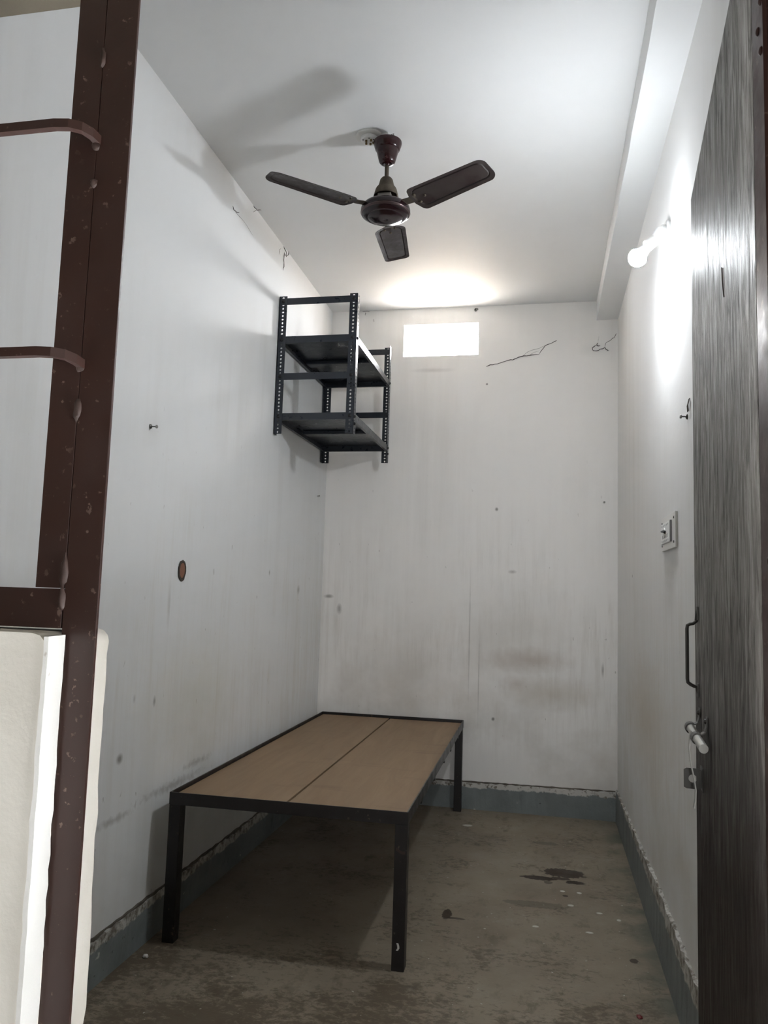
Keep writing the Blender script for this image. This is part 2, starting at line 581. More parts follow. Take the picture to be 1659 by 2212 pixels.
# low wall under the window: body with rounded inner end
bm = B()
zt = 1.182
rings = []
prof_end = []
n_z = 30
for i in range(n_z + 1):
    z = zt * i / n_z
    prof_end.append((z, rnd.uniform(-.003, .003)))
for (xa, xb) in ((-1.30, -.657),):
    def ring(z, e, rx):
        return [(xa, YF0, z), (xb + .007 + e - rx, YF0, z), (xb - .002 + e - rx, YF0 + .05, z), (xb + e - rx, YF1 - .012, z), (xb - .010 + e - rx, YF1 + e, z), (xa, YF1, z)]
    rr = []
    for z, e in prof_end[:-1]:
        rr.append([bm.verts.new(p) for p in ring(z, e, 0)])
    for dz, rx in ((-.020, 0), (-.010, .003), (-.003, .010), (0, .022)):
        rr.append([bm.verts.new(p) for p in ring(zt + dz, 0, rx)])
    for A, Bq in zip(rr, rr[1:]):
        for k in range(6):
            bm.faces.new((A[k], A[(k + 1) % 6], Bq[(k + 1) % 6], Bq[k]))
    bm.faces.new(rr[-1])
    bm.faces.new(rr[0][::-1])
struct('wall_low', bm, M_lowout, 'low cream plastered wall under the window at lower left', smooth=True)
# fresh plaster fillet packed between the low wall and the brown post
bm = B()
rr = []
for i in range(61):
    z = zt * i / 60 - .004
    j = rnd.uniform(-.0012, .0012)
    k2 = rnd.uniform(-.0012, .0012)
    q = [(-.652 + j, YF0 - .0025, z), (-.646 + j * .5, YF0 - .001, z), (-.654 + k2, YF0 + .049, z), (-.668, YF0 + .049, z)]
    rr.append([bm.verts.new(p) for p in q])
for A, Bq in zip(rr, rr[1:]):
    for k in range(4):
        bm.faces.new((A[k], A[(k + 1) % 4], Bq[(k + 1) % 4], Bq[k]))
bm.faces.new(rr[-1]); bm.faces.new(rr[0][::-1])
struct('trim_2', bm, M_fresh, 'bright fresh white plaster strip beside the brown post', smooth=True)

# skirtings
def sk_fn(amp):
    return lambda t, k: ((rnd.uniform(-amp, amp), 0, rnd.uniform(-amp, amp)) if k in (2, 3) else (0, 0, 0))
bm = B()
wavy_box(bm, XL, XL + .014, YF1, YB, 0, .150, 1, 90, lambda t, k: ((rnd.uniform(-.004, .003) if k == 2 else 0), 0, (rnd.uniform(-.006, .006) - .012 * (1 - t)) if k in (2, 3) else 0))
struct('baseboard_left', bm, M_skL, 'grey painted skirting with worn white top along left wall')
bm = B()
wavy_box(bm, XL + .014, XR, YB - .012, YB, 0, .160, 0, 60, lambda t, k: (0, (rnd.uniform(-.004, .003) if k == 3 else 0), (rnd.uniform(-.004, .004) - .018 * (1 - t)) if k in (2, 3) else 0))
struct('baseboard_back', bm, M_skB, 'blue grey painted skirting with worn white top along back wall')
bm = B()
wavy_box(bm, XR - .012, XR, YF1, YB - .012, 0, .225, 1, 90, lambda t, k: ((rnd.uniform(-.003, .004) if k == 3 else 0), 0, (rnd.uniform(-.007, .007) - .05 * max(0, (t - .55) / .45)) if k in (2, 3) else 0))
struct('baseboard_right', bm, M_skR, 'grey painted skirting with rough worn ledge along right wall')

# dark strips painting in the shadow gap between skirting and wall plaster
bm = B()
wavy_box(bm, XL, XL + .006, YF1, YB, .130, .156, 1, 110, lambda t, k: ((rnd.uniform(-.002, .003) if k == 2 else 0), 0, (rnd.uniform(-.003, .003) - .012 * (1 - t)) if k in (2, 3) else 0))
struct('trim_4', bm, M_gapshade, 'dark strip painted as shadow gap above the left skirting')
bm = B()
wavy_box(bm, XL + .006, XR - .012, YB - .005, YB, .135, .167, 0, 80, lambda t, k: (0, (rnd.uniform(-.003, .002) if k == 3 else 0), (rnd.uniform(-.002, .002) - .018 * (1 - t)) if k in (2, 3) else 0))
struct('trim_5', bm, M_gapshade, 'dark strip painted as shadow gap above the back skirting')

# outside: corridor in front with openings added to shape the light, sunlit terrace behind
bm = B(); box(bm, -2.6, CX1 + 5, -6, .55, -.12, 0)
struct('ground', bm, M_corrf, 'cement ground of the passage outside the door')
bm = B()
box(bm, -2.6, PX0, -1.65, -1.5, 0, H)
box(bm, PX1, CX1, -1.65, -1.5, 0, H)
box(bm, PX0, PX1, -1.65, -1.5, 0, PZ0)
box(bm, PX0, PX1, -1.65, -1.5, PZ1, H)
struct('wall_opposite', bm, M_corr, 'plastered wall across the passage outside with an added light opening')
bm = B(); box(bm, -2.75, -2.6, -1.65, YF1, 0, H); 
box(bm, CX1, CX1 + .15, -1.65, EY0, 0, H); box(bm, CX1, CX1 + .15, EY1, YF1, 0, H)
box(bm, CX1, CX1 + .15, EY0, EY1, 0, EZ0); box(bm, CX1, CX1 + .15, EY0, EY1, EZ1, H)
struct('wall_end', bm, M_corr, 'end walls of the passage outside, one with an added light opening')
bm = B(); box(bm, -2.75, CX1 + .15, -1.65, YF0, H, H + .12)
struct('roof', bm, M_corr, 'slab roof over the passage outside')
bm = B(); box(bm, -8, 8, YB + .25, YB + 14, 1.9, 2.0)
struct('terrace', bm, M_ground, 'sunlit cement terrace outside the ventilator')

# plaster hole with brick showing, part of the left wall
bm = B()
lathe(bm, [(.030, 0), (.032, .004), (.024, .005), (.022, .001)], (XL, 2.816, 1.312), (1, 0, 0), 20, True, True)
for v in bm.verts:
    v.co.y += rnd.uniform(-.002, .002); v.co.z = 1.312 + (v.co.z - 1.312) * 1.28 + rnd.uniform(-.002, .002)
obj('hole_rim', bm, M_rim, wl)
bm = B()
lathe(bm, [(.022, 0), (.024, .0035), (.012, .0060)], (XL, 2.814, 1.312), (1, 0, 0), 16, True, True)
for v in bm.verts:
    v.co.z = 1.312 + (v.co.z - 1.312) * 1.25 + rnd.uniform(-.002, .002)
o = obj('brick', bm, M_brick, wl)
o['label'] = 'red brick showing through hole'

# ================================================================== WINDOW FRAME (steel angles at left)
win = bpy.data.objects.new('window_1', None); COL.objects.link(win)
win.location = (-.665, 1.0, 0)
win['kind'] = 'structure'; win['label'] = 'brown steel window frame with two bars beside door post'; win['category'] = 'window'
def wl_(bmx, *a):
    x0, x1, y0, y1, z0, z1 = a
    box(bmx, x0 + .665, x1 + .665, y0 - 1, y1 - 1, z0, z1, .0008)
bm = B()
wl_(bm, -.6645, -.6115, 1.0, 1.005, 0, 2.245)           # front flange
wl_(bm, -.6645, -.6595, 1.005, 1.04, 0, 2.245)          # leg buried in the wall end
obj('door_post', bm, M_brown, win)
bm = B()
wl_(bm, -.7115, -.6655, 1.0, 1.005, 1.2425, 2.245)
wl_(bm, -.6705, -.6655, 1.005, 1.04, 1.2425, 2.245)
obj('window_stile', bm, M_brown, win)
bm = B()
wl_(bm, -1.30, -.6665, 1.0, 1.005, 1.186, 1.2415)
wl_(bm, -1.30, -.6665, 1.005, 1.04, 1.186, 1.191)
obj('window_rail', bm, M_brown, win)
bm = B()
wl_(bm, -1.30, -1.255, 1.0, 1.005, 1.2425, 2.245)
obj('window_stile', bm, M_brown, win)
bm = B()
wl_(bm, -1.254, -.712, 1.0, 1.005, 2.20, 2.245)
obj('window_rail', bm, M_brown, win)
for z in (1.922, 1.577):
    bm = B()
    zz = lambda x: z + .006 * (-.665 - x)
    pts = [(.002, .0005, z - .010), (-.002, -.012, z - .006), (-.012, -.022, z - .002), (-.028, -.029, z), (-.05, -.031, z + .001)]
    pts += [(-.05 - .05 * i, -.031, z + .001) for i in range(1, 12)]
    pts += [(-.635, 0, z)]
    strip(bm, pts, (0, 0, 1), .0135, .011)
    obj('window_bar', bm, M_browndust, win)
# weld and putty lumps along the seam
for z, h, wd in ((2.045, .030, .010), (1.845, .014, .012), (1.50, .034, .012), (1.265, .05, .012), (1.225, .035, .010), (1.905, .016, .014), (1.563, .016, .014)):
    bm = B()
    bmesh.ops.create_icosphere(bm, subdivisions=2, radius=1)
    for v in bm.verts:
        k = 1 + rnd.uniform(-.22, .22)
        v.co = Vector((v.co.x * wd * .5 * k, v.co.y * .004 * k, v.co.z * h * .5 * k)) + Vector((0 if z > 1.3 else -.002, -.001, z))
    obj('weld', bm, M_putty, win, True, 60)

# right jamb
bm = B()
box(bm, .252, .257, .951, 1.0, 0, 2.245, .0008)
box(bm, .257, .30, .951, .956, 0, 2.245, .0008)
tr = struct('trim_3', bm, M_jamb, 'dark brown steel door jamb at the right edge')
for z, y in ((1.985, .958), (1.955, .972), (1.921, .960), (1.30, .965)):
    bm = B()
    lathe(bm, [(.0052, 0), (.0052, .0008), (.004, .0022), (.0015, .003)], (.252, y, z), (-1, 0, 0), 14)
    obj('screw', bm, M_jamb, tr, True)

# ================================================================== DOOR
dr = bpy.data.objects.new('door_1', None); COL.objects.link(dr)
dr.location = (.2525, 1.004, 0)
dr.rotation_euler = (0, 0, -R(4.72))
dr['kind'] = 'structure'; dr['label'] = 'weathered grey brown plywood door opened against right wall'; dr['category'] = 'door'
# local: y along the leaf, face looks to -x
bm = B(); box(bm, 0, .030, 0, .799, .012, 2.164, .0015)
# split edges uneven
obj('door_leaf', bm, M_door, dr)
bm = B()
s, o_ = .727, -.022
tube(bm, [(0, s, 1.236), (-.003, s, 1.222), (-.004, s, 1.212), (-.010, s, 1.207), (o_ + .006, s, 1.206), (o_ + .001, s, 1.203), (o_, s, 1.196),
          (o_, s, 1.15), (o_, s, 1.094), (o_ + .001, s, 1.087), (o_ + .006, s, 1.083), (-.010, s, 1.080), (-.004, s, 1.078), (-.003, s, 1.073), (0, s, 1.066)], .0036, 8)
hd = obj('pull_handle', bm, M_dsteel, dr, True)
for z in (1.228, 1.072):
    bm = B(); box(bm, -.0035, 0, s - .008, s + .008, z - .014, z + .014, .001)
    obj('mount_plate', bm, M_dsteel, hd)
# sliding rod bolt with two clips, hanging hasp strip
bo, bz = -.019, 1.0
bm = B()
lathe(bm, [(.0078, 0), (.0083, .003), (.0083, .262), (.0072, .268)], (bo, .462, bz), (0, 1, 0), 18)
bt = obj('rod_bolt', bm, M_rod, dr, True)
for yy in (.70, .575):
    bm = B()
    pts = [(-.0015, yy, bz + .040), (-.0025, yy, bz + .022), (-.006, yy, bz + .011)]
    pts += [(bo + .0102 * math.cos(a), yy, bz + .0102 * math.sin(a)) for a in [R(20 + 26 * i) for i in range(1, 10)]]
    pts += [(-.005, yy, bz - .012), (-.0015, yy, bz - .022)]
    strip(bm, pts, (0, 1, 0), .020, .002)
    obj('clip', bm, M_dsteel, bt)
    for zz2 in (.031,):
        bm = B()
        lathe(bm, [(.005, 0), (.0045, .003), (.002, .0045)], (-.003, yy, bz + zz2), (-1, 0, 0), 12)
        obj('screw', bm, M_dsteel, bt, True)
bm = B()
strip(bm, [(bo - .006, .615, bz + .006), (bo - .0085, .615, bz - .004), (bo - .0105, .612, bz - .025), (bo - .009, .606, bz - .05), (bo - .004, .60, bz - .075),
           (bo - .001, .595, bz - .098), (bo - .002, .592, bz - .115), (bo - .005, .59, bz - .130)], (0, 1, 0), .016, .0022)
obj('hasp_strip', bm, M_rod, bt)
# staple plate with a round hole, standing out from the face
bm = B()
n = 24
cxh, czh, rh = -.019, .908, .0078
outer = []
for k in range(n):
    a = 2 * math.pi * k / n
    c_, s_ = math.cos(a), math.sin(a)
    m = max(abs(c_) / .0165, abs(s_) / .0195)
    outer.append((cxh + c_ / m, czh + s_ / m))
for yy0 in (.663,):
    lo = [[bm.verts.new((x, y, z)) for x, z in outer] for y in (yy0, yy0 + .0022)]
    li = [[bm.verts.new((cxh + rh * math.cos(2 * math.pi * k / n), y, czh + rh * math.sin(2 * math.pi * k / n))) for k in range(n)] for y in (yy0, yy0 + .0022)]
    for k in range(n):
        j = (k + 1) % n
        bm.faces.new((lo[0][k], lo[0][j], li[0][j], li[0][k]))
        bm.faces.new((lo[1][k], li[1][k], li[1][j], lo[1][j]))
        bm.faces.new((lo[0][k], lo[1][k], lo[1][j], lo[0][j]))
        bm.faces.new((li[0][k], li[0][j], li[1][j], li[1][k]))
st = obj('staple_plate', bm, M_dsteel, dr)
bm = B(); box(bm, -.003, 0, .648, .690, .886, .930, .001)
obj('mount_plate', bm, M_dsteel, st)
# gouge in the face
bm = B()
strip(bm, [(-.0006, .300, 1.792), (-.0006, .297, 1.770), (-.0006, .290, 1.752), (-.0006, .281, 1.735)], (0, 1, .3), .0042, .001)
obj('gouge', bm, M_rim, dr)

# ================================================================== BED
bed = thing('bed', 'low bed of dark steel angle with two plywood boards by left wall', 'bed', (-.443, 2.70, 0), .0083)
BW, BL, BT = .868, 2.045, .515
RH = .043
def rail(a, label=None):
    bmx = B()
    for q in a:
        box(bmx, *q, .0008)
    return obj('rail', bmx, M_bed, bed)
rail([(-BW, 0, 0, .005, BT - RH, BT), (-BW + .005, -.005, .005, .038, BT - RH, BT - RH + .005)])
rail([(-BW, 0, BL - .005, BL, BT - RH, BT), (-BW + .005, -.005, BL - .038, BL - .005, BT - RH, BT - RH + .005)])
rail([(-.005, 0, .0052, BL - .0052, BT - RH, BT), (-.038, -.005, .04, BL - .04, BT - RH, BT - RH + .005)])
rail([(-BW, -BW + .005, .0052, BL - .0052, BT - RH, BT), (-BW + .005, -BW + .038, .04, BL - .04, BT - RH, BT - RH + .005)])
for (lx, ly) in ((-BW, .0), (-.045, .004), (-BW, BL - .046), (-.046, BL - .046)):
    bm = B()
    L = .044
    y0 = ly + .001 if ly < 1 else ly
    top = BT - RH - .002 if (lx > -.1 and ly < 1) else BT - RH - .001
    box(bm, lx + .001, lx + L, y0, y0 + L, 0.0, top, .0012)
    lg = obj('leg', bm, M_bed, bed)
    if lx > -.1 and ly < 1:
        bm = B()
        strip(bm, [(lx + .020, y0 - .0003, .090), (lx + .023, y0 - .0003, .082), (lx + .024, y0 - .0003, .074), (lx + .019, y0 - .0003, .066)], (1, 0, 0), .007, .0008)
        ch = obj('paint_chip', bm, M_chip, lg)
        bm = B()
        strip(bm, [(lx + .006, y0 - .0003, .392), (lx + .016, y0 - .0003, .385), (lx + .028, y0 - .0003, .380), (lx + .038, y0 - .0003, .381)], (0, 0, 1), .010, .0008)
        obj('paint_chip', bm, M_putty, lg)
for y in (.35, .735, 1.10, 1.385, 1.75):
    bm = B()
    box(bm, -BW + .006, -.003, y, y + .028, BT - RH - .016, BT - RH - .0005, .0008)
    obj('cross_bar', bm, M_bed, bed)
bm = B(); box(bm, -BW + .009, -.4465, .010, BL - .012, BT - RH + .006, BT - .014, .001)
obj('board', bm, M_ply, bed)
bm = B(); box(bm, -.4375, -.008, .010, BL - .026, BT - RH + .006, BT - .014, .001)
obj('board', bm, M_ply, bed)

# ================================================================== SLOTTED RACK
RX0, RX1, RY0, RY1, RZ0, RZ1 = -1.371, -.950, 3.760, 4.662, 2.045, 2.775
rack = thing('slotted_rack', 'dark slotted angle rack with two shelves fixed high on left wall', 'rack', (RX0, RY0, RZ0))
RW, RD, RHt = RX1 - RX0, RY1 - RY0, RZ1 - RZ0
PITCHH = RHt / 38
def slotted_face(bm, org, u, v, w, rows, nrm):
    """one leg of an angle: strip w wide along u, rows of holes along v, 2 mm thick"""
    org, u, v, nrm = Vector(org), Vector(u), Vector(v), Vector(nrm)
    th = .002
    for i in range(rows):
        z0 = PITCHH * i
        tall = i % 2 == 0
        hw, hh = (.0045, .0062) if tall else (.0062, .0045)
        cc = org + u * (w * .5) + v * (z0 + PITCHH / 2)
        n = 8
        oc, ic = [], []
        for k in range(n):
            a = 2 * math.pi * (k + .5) / n
            c_, s_ = math.cos(a), math.sin(a)
            m = max(abs(c_), abs(s_))
            oc.append((c_ / m * w / 2, s_ / m * PITCHH / 2) if False else ((w / 2 if c_ > 0 else -w / 2, s_ / abs(c_) * PITCHH / 2 * .45) if abs(c_) > abs(s_) else (c_ / abs(s_) * w / 2, PITCHH / 2 if s_ > 0 else -PITCHH / 2)))
            ic.append((c_ * hw, s_ * hh))
        # corners of the cell so that neighbours meet
        ring_o = []
        for k in range(n):
            ring_o.append(oc[k])
        cor = [(w / 2, PITCHH / 2), (-w / 2, PITCHH / 2), (-w / 2, -PITCHH / 2), (w / 2, -PITCHH / 2)]
        f0 = [bm.verts.new(cc + u * x + v * y) for x, y in cor]
        f1 = [bm.verts.new(cc + u * x + v * y + nrm * th) for x, y in cor]
        h0 = [bm.verts.new(cc + u * x + v * y) for x, y in ic]
        h1 = [bm.verts.new(cc + u * x + v * y + nrm * th) for x, y in ic]
        # octagon vertices k: 0,1 -> quadrant +x+y ; 2,3 -> -x+y ; 4,5 -> -x-y ; 6,7 -> +x-y
        for (f, h, flip) in ((f0, h0, False), (f1, h1, True)):
            for q in range(4):
                a, b2 = h[2 * q], h[2 * q + 1]
                nx = h[(2 * q + 2) % 8]
                t1 = (f[q], a, b2)
                t2 = (f[q], b2, nx, f[(q + 1) % 4])
                for t in (t1, t2):
                    bm.faces.new(t[::-1] if flip else t)
        for k in range(8):
            j = (k + 1) % 8
            bm.faces.new((h0[k], h1[k], h1[j], h0[j]))
        for a, b2 in ((0, 3), (1, 2)):
            bm.faces.new((f0[a], f1[a], f1[b2], f0[b2]))
        if i == 0:
            bm.faces.new((f0[2], f1[2], f1[3], f0[3]))
        if i == rows - 1:
            bm.faces.new((f0[0], f1[0], f1[1], f0[1]))
AW = .042
bolts = []
for (px_, py_, ux, vy) in ((0, 0, 1, 1), (RW, 0, -1, 1), (0, RD, 1, -1), (RW, RD, -1, -1)):
    bm = B()
    slotted_face(bm, (px_, py_, 0), (ux, 0, 0), (0, 0, 1), AW, 38, (0, vy, 0))
    slotted_face(bm, (px_, py_, 0), (0, vy, 0), (0, 0, 1), AW, 38, (ux, 0, 0))
    obj('post', bm, M_rack, rack)
zt_ = RHt
ZU, ZL, ZM, BH = 2.560 - RZ0, 2.153 - RZ0, 2.364 - RZ0, .036
def rbox(name, *a, bev=.0008):
    bmx = B(); box(bmx, *a, bev)
    return obj(name, bmx, M_rack, rack)
for y0, y1 in ((.0022, .0047), (RD - .0047, RD - .0022)):
    rbox('cross_bar', .004, RW - .004, y0, y1, zt_ - .010 - BH, zt_ - .010)
    rbox('cross_bar', .004, RW - .004, y0, y1, ZM - BH, ZM)
for zs in (ZU, ZL):
    bm = B()
    box(bm, .003, RW - .003, .003, RD - .003, zs - .002, zs)
    box(bm, .0025, RW - .0025, .0025, .0045, zs - BH, zs - .002)
    box(bm, .0025, RW - .0025, RD - .0045, RD - .0025, zs - BH, zs - .002)
    box(bm, .0025, .0045, .0045, RD - .0045, zs - BH, zs - .002)
    box(bm, RW - .0045, RW - .0025, .0045, RD - .0045, zs - BH, zs - .002)
    # turned-in return lip
    box(bm, .0045, .018, .0045, RD - .0045, zs - BH, zs - BH + .0015)
    box(bm, RW - .018, RW - .0045, .0045, RD - .0045, zs - BH, zs - BH + .0015)
    box(bm, .018, RW - .018, .0045, .018, zs - BH, zs - BH + .0015)
    box(bm, .018, RW - .018, RD - .018, RD - .0045, zs - BH, zs - BH + .0015)
    sh = obj('shelf_panel', bm, M_rack, rack)
    bm = B()
    box(bm, .020, RW - .020, RD * .47, RD * .47 + .070, zs - .024, zs - .0025, .004)
    obj('stiffener', bm, M_rack, sh)
bz_list = [(zt_ - .028), (ZU - .018), (ZM - .018), (ZL - .018)]
for z in bz_list:
    for x in (AW * .5, RW - AW * .5):
        for (y, d) in ((-.0005, -1), (RD + .0005, 1)):
            bm = B()
            lathe(bm, [(.009, 0), (.009, .0025), (.006, .0055), (.002, .0065)], (x, y, z), (0, d, 0), 12)
            obj('bolt', bm, M_bolt, rack, True)
for z in (ZU - .018, ZL - .018, ZL - .055):
    for y in (AW * .5, RD - AW * .5):
        bm = B()
        lathe(bm, [(.008, 0), (.008, .0025), (.005, .005), (.002, .006)], (RW + .0005, y, z), (1, 0, 0), 12)
        obj('bolt', bm, M_bolt, rack, True)

# ================================================================== CEILING FAN
FX, FY = -.627, 2.874
fan = thing('ceiling_fan', 'dusty maroon three blade ceiling fan hanging above the bed', 'fan', (FX, FY, H))
bm = B()
lathe(bm, [(.030, -.031), (.050, -.032), (.0560, -.036), (.0565, -.040), (.0545, -.050), (.0500, -.062), (.0485, -.067), (.0440, -.070), (.0425, -.078),
           (.0370, -.100), (.0320, -.118), (.0270, -.124), (.0200, -.126), (.0150, -.120)], n=36)
obj('canopy', bm, M_maroon, fan, True, 40)
bm = B()
lathe(bm, [(.0130, -.118), (.0135, -.128), (.0095, -.131), (.0085, -.134)], n=20)
obj('canopy_nut', bm, M_maroon, fan, True)
bm = B(); lathe(bm, [(.0085, -.118), (.0085, -.200)], n=18)
obj('downrod', bm, M_dust, fan, True)
bm = B()
prof = [(.0100, -.183), (.0200, -.187), (.0250, -.194), (.0310, -.218), (.0400, -.230), (.0425, -.236), (.0490, -.262), (.0520, -.278)]
lathe(bm, prof + [(r - .002, h) for r, h in prof[::-1][:-1]], n=36, cap0=False, cap1=False)
# opening in the near side of the shade where the winding shows
for f in [f for f in bm.faces if f.calc_center_median().y < -.018 and f.calc_center_median().z < -.258]:
    bm.faces.remove(f)
obj('motor_shade', bm, M_dust, fan, True, 40)
bm = B(); box(bm, -.026, .026, -.036, .02, -.300, -.262, .003)
obj('stator', bm, M_stator, fan)
bm = B()
lathe(bm, [(.045, -.292), (.075, -.296), (.088, -.302), (.0945, -.309), (.0975, -.318), (.0975, -.326), (.0955, -.333), (.0900, -.340), (.0850, -.3435),
           (.0700, -.350), (.0690, -.3497), (.0680, -.351), (.040, -.3575), (.012, -.359), (.008, -.3585), (.002, -.3575)], n=56)
hub = obj('hub', bm, M_hub, fan, True, 50)
bm = B(); lathe(bm, [(.0976, -.3295), (.0984, -.3315), (.0966, -.3345), (.0940, -.3378), (.0926, -.3385), (.0926, -.336)], n=56, cap0=False, cap1=False)
o = obj('trim_ring', bm, M_rimring, hub, True)
o['label'] = 'polished rim around maroon hub, lightened for its edge reflection'

def blade_mesh():
    """blade along +x: rounded plan, raised inner panel, slightly cambered"""
    bmx = B()
    x0, x1 = .135, .485
    W0, W1 = .064, .056
    outl = []
    def corner(cx, cyy, r, a0, a1, n=6):
        for i in range(n + 1):
            a = R(a0 + (a1 - a0) * i / n)
            outl.append((cx + r * math.cos(a), cyy + r * math.sin(a)))
    corner(x1 - .030, W1 - .030, .030, 90, 0)
    corner(x1 - .030, -W1 + .030, .030, 0, -90)
    corner(x0 + .035, -W0 + .026, .026, -90, -150)
    outl.append((x0, -.022)); outl.append((x0, .022))
    corner(x0 + .035, W0 - .026, .026, 150, 90)
    def camber(x, y):
        return -.10 * (y * y) / .064
    cx = .30
    def level(k, dz):
        return [(cx + (x - cx) * (1 - k * .35), y * (1 - k), dz + camber(x, y * (1 - k))) for x, y in outl]
    levels = [level(0, 0), level(.07, .001), level(.22, .001), level(.28, .0045), level(.34, .0015), level(.40, .0015)]
    th = .0022
    up_, dn_ = [], []
    for L in levels:
        up_.append([bmx.verts.new((x, y, z + th)) for x, y, z in L])
        dn_.append([bmx.verts.new((x, y, z)) for x, y, z in L])
    m = len(outl)
    for S in (up_, dn_):
        for A, Bq in zip(S, S[1:]):
            for k in range(m):
                bmx.faces.new((A[k], A[(k + 1) % m], Bq[(k + 1) % m], Bq[k]))
        bmx.faces.new(S[-1])
    for k in range(m):
        bmx.faces.new((up_[0][k], up_[0][(k + 1) % m], dn_[0][(k + 1) % m], dn_[0][k]))
    return bmx
for ang in (-29.0, 95.0, 218.8):
    rot = Matrix.Rotation(R(ang), 4, 'Z') @ Matrix.Translation((0, 0, -.325)) @ Matrix.Rotation(R(-2.2), 4, 'Y') @ Matrix.Rotation(R(-11), 4, 'X')
    bm = blade_mesh()
    bm.transform(rot)
    bl = obj('blade', bm, M_blade, fan, True, 30)
    bm = B()
    strip(bm, [(.080, 0, .008), (.105, 0, .007), (.125, 0, .004), (.150, 0, .0035), (.200, 0, .0032)], (0, 1, 0), .034, .0035)
    bm.transform(Matrix.Rotation(R(ang), 4, 'Z') @ Matrix.Translation((0, 0, -.325)) @ Matrix.Rotation(R(-2.2), 4, 'Y') @ Matrix.Rotation(R(-7), 4, 'X'))
    obj('blade_iron', bm, M_dust, fan)
    for sx, sy2 in ((.160, .022), (.160, -.022), (.195, 0)):
        bm = B()
        lathe(bm, [(.0055, .001), (.0052, -.0022), (.0025, -.0040)], (sx, sy2, -.0008), (0, 0, 1), 12)
        bm.transform(rot)
        obj('screw', bm, M_dust, bl, True)
# hook above the canopy: white block and bent wires
hk = thing('ceiling_hook', 'white fan hook block with bent wires above maroon canopy', 'hook', (FX, FY, H))
bm = B(); box(bm, -.022, .004, -.014, .012, -.030, 0, .002)
obj('block', bm, M_white, hk)
for pts in ([(.004, -.006, -.014), (.016, -.010, -.010), (.026, -.012, -.009), (.024, -.010, -.024), (.023, -.008, -.034)], [(.006, .0, -.012), (.007, -.004, -.022), (.007, -.006, -.034)]):
    bm = B(); tube(bm, pts, .0014, 6)
    obj('wire', bm, M_dsteel, hk, True)
# ceiling rose
rose = thing('ceiling_rose', 'open white ceiling rose with brass terminals beside the fan canopy', 'rose', (-.703, 2.876, H))
bm = B(); lathe(bm, [(.054, 0), (.054, -.006), (.050, -.009), (.030, -.010)], n=36)
obj('base', bm, M_white2, rose, True)
bm = B(); lathe(bm, [(.034, -.008), (.034, -.020), (.031, -.023), (.015, -.0235)], n=30)
obj('terminal_block', bm, M_white, rose, True)
for k, (x, y) in enumerate(((.010, -.012), (-.010, -.010), (.016, .006), (-.014, .008), (.002, .014))):
    bm = B(); box(bm, x - .004, x + .004, y - .003, y + .003, -.031, -.0225, .001)
    obj('terminal', bm, M_brass, rose)
for x, y in ((.004, -.022), (.020, -.010), (-.022, -.014)):
    bm = B(); lathe(bm, [(.0035, -.0215), (.003, -.0245)], (x, y, 0), (0, 0, 1), 10)
    obj('screw', bm, M_blk, rose, True)

# ================================================================== BULB AND HOLDER
A0 = Vector((XR, 2.800, 2.545))
Bc = Vector((.312, 2.775, 2.457))
lh = thing('lamp_holder', 'white angled lamp holder on round base on right wall', 'lamp holder', A0)
bm = B(); lathe(bm, [(.050, 0), (.050, -.008), (.046, -.013), (.012, -.013)], (0, 0, 0), (1, 0, 0), 36)
obj('round_base', bm, M_white, lh, True)
dirn = (Bc - (A0 + Vector((-.015, 0, -.004)))).normalized()
bm = B()
c0 = Vector((-.013, 0, 0))
lathe(bm, [(.036, 0), (.036, -.014), (.033, -.016)], c0, (1, 0, 0), 32)
obj('holder_ring', bm, M_white, lh, True)
bm = B()
lathe(bm, [(.031, .004), (.0185, .045), (.0175, .046)], (-.020, .0, .006), dirn, 28)
obj('holder_cone', bm, M_white, lh, True)
bm = B()
lathe(bm, [(.0190, .040), (.0205, .042), (.0205, .070), (.0215, .071), (.0215, .076), (.0185, .076), (.0180, .060)], (-.020, 0, .006), dirn, 28, True, True)
obj('socket', bm, M_white, lh, True)
lb = thing('light_bulb', 'lit white bulb pointing down from the holder on right wall', 'bulb', Bc)
start = A0 + Vector((-.020, 0, .006)) + dirn * .062 - Bc
dd = (-start).normalized()
L0 = start.length
bm = B()
lathe(bm, [(.0125, 0), (.0130, .012), (.0160, .020), (.0225, L0 - .022), (.0290, L0 - .010), (.0320, L0)], start, dd, 32, True, False)
obj('bulb_body', bm, M_white, lb, True)
bm = B()
pr_ = [(.0330 * math.cos(R(a)), .0330 * math.sin(R(a))) for a in range(-8, 86, 8)] + [(.0005, .0330)]
lathe(bm, pr_, (0, 0, 0), dd, 40, True, True)
obj('bulb_dome', bm, M_bulb, lb, True)

# ================================================================== SWITCHBOARD
sb = thing('switchboard', 'white switchboard plate with raised regulator on right wall', 'switchboard', (XR, 2.81, 1.487))
bm = B(); box(bm, -.008, 0, -.150, .150, -.059, .059, .0015)
obj('plate', bm, M_white2, sb)
for y, z in ((-.122, .040), (.135, .040), (-.122, -.040), (.135, -.040)):
    bm = B(); lathe(bm, [(.0045, 0), (.004, .002)], (-.008, y, z), (-1, 0, 0), 12)
    obj('screw', bm, M_dsteel, sb, True)
bm = B(); box(bm, -.0155, -.0075, -.075, .112, -.036, .034, .002)
md = obj('regulator', bm, M_white, sb)
bm = B(); box(bm, -.0145, -.0078, -.0795, -.0745, -.036, .036, .0015)
obj('regulator_side', bm, M_grey, md)
bm = B()
lathe(bm, [(.018, 0), (.017, .003), (.012, .0035)], (-.0155, .03, .0), (-1, 0, 0), 20)
obj('dial', bm, M_white2, md, True)
bm = B(); tube(bm, [(-.017, .004, .000), (-.021, .010, .003), (-.022, .055, .006)], [.006, .005, .0035], 10)
obj('lever', bm, M_blk, md, True)
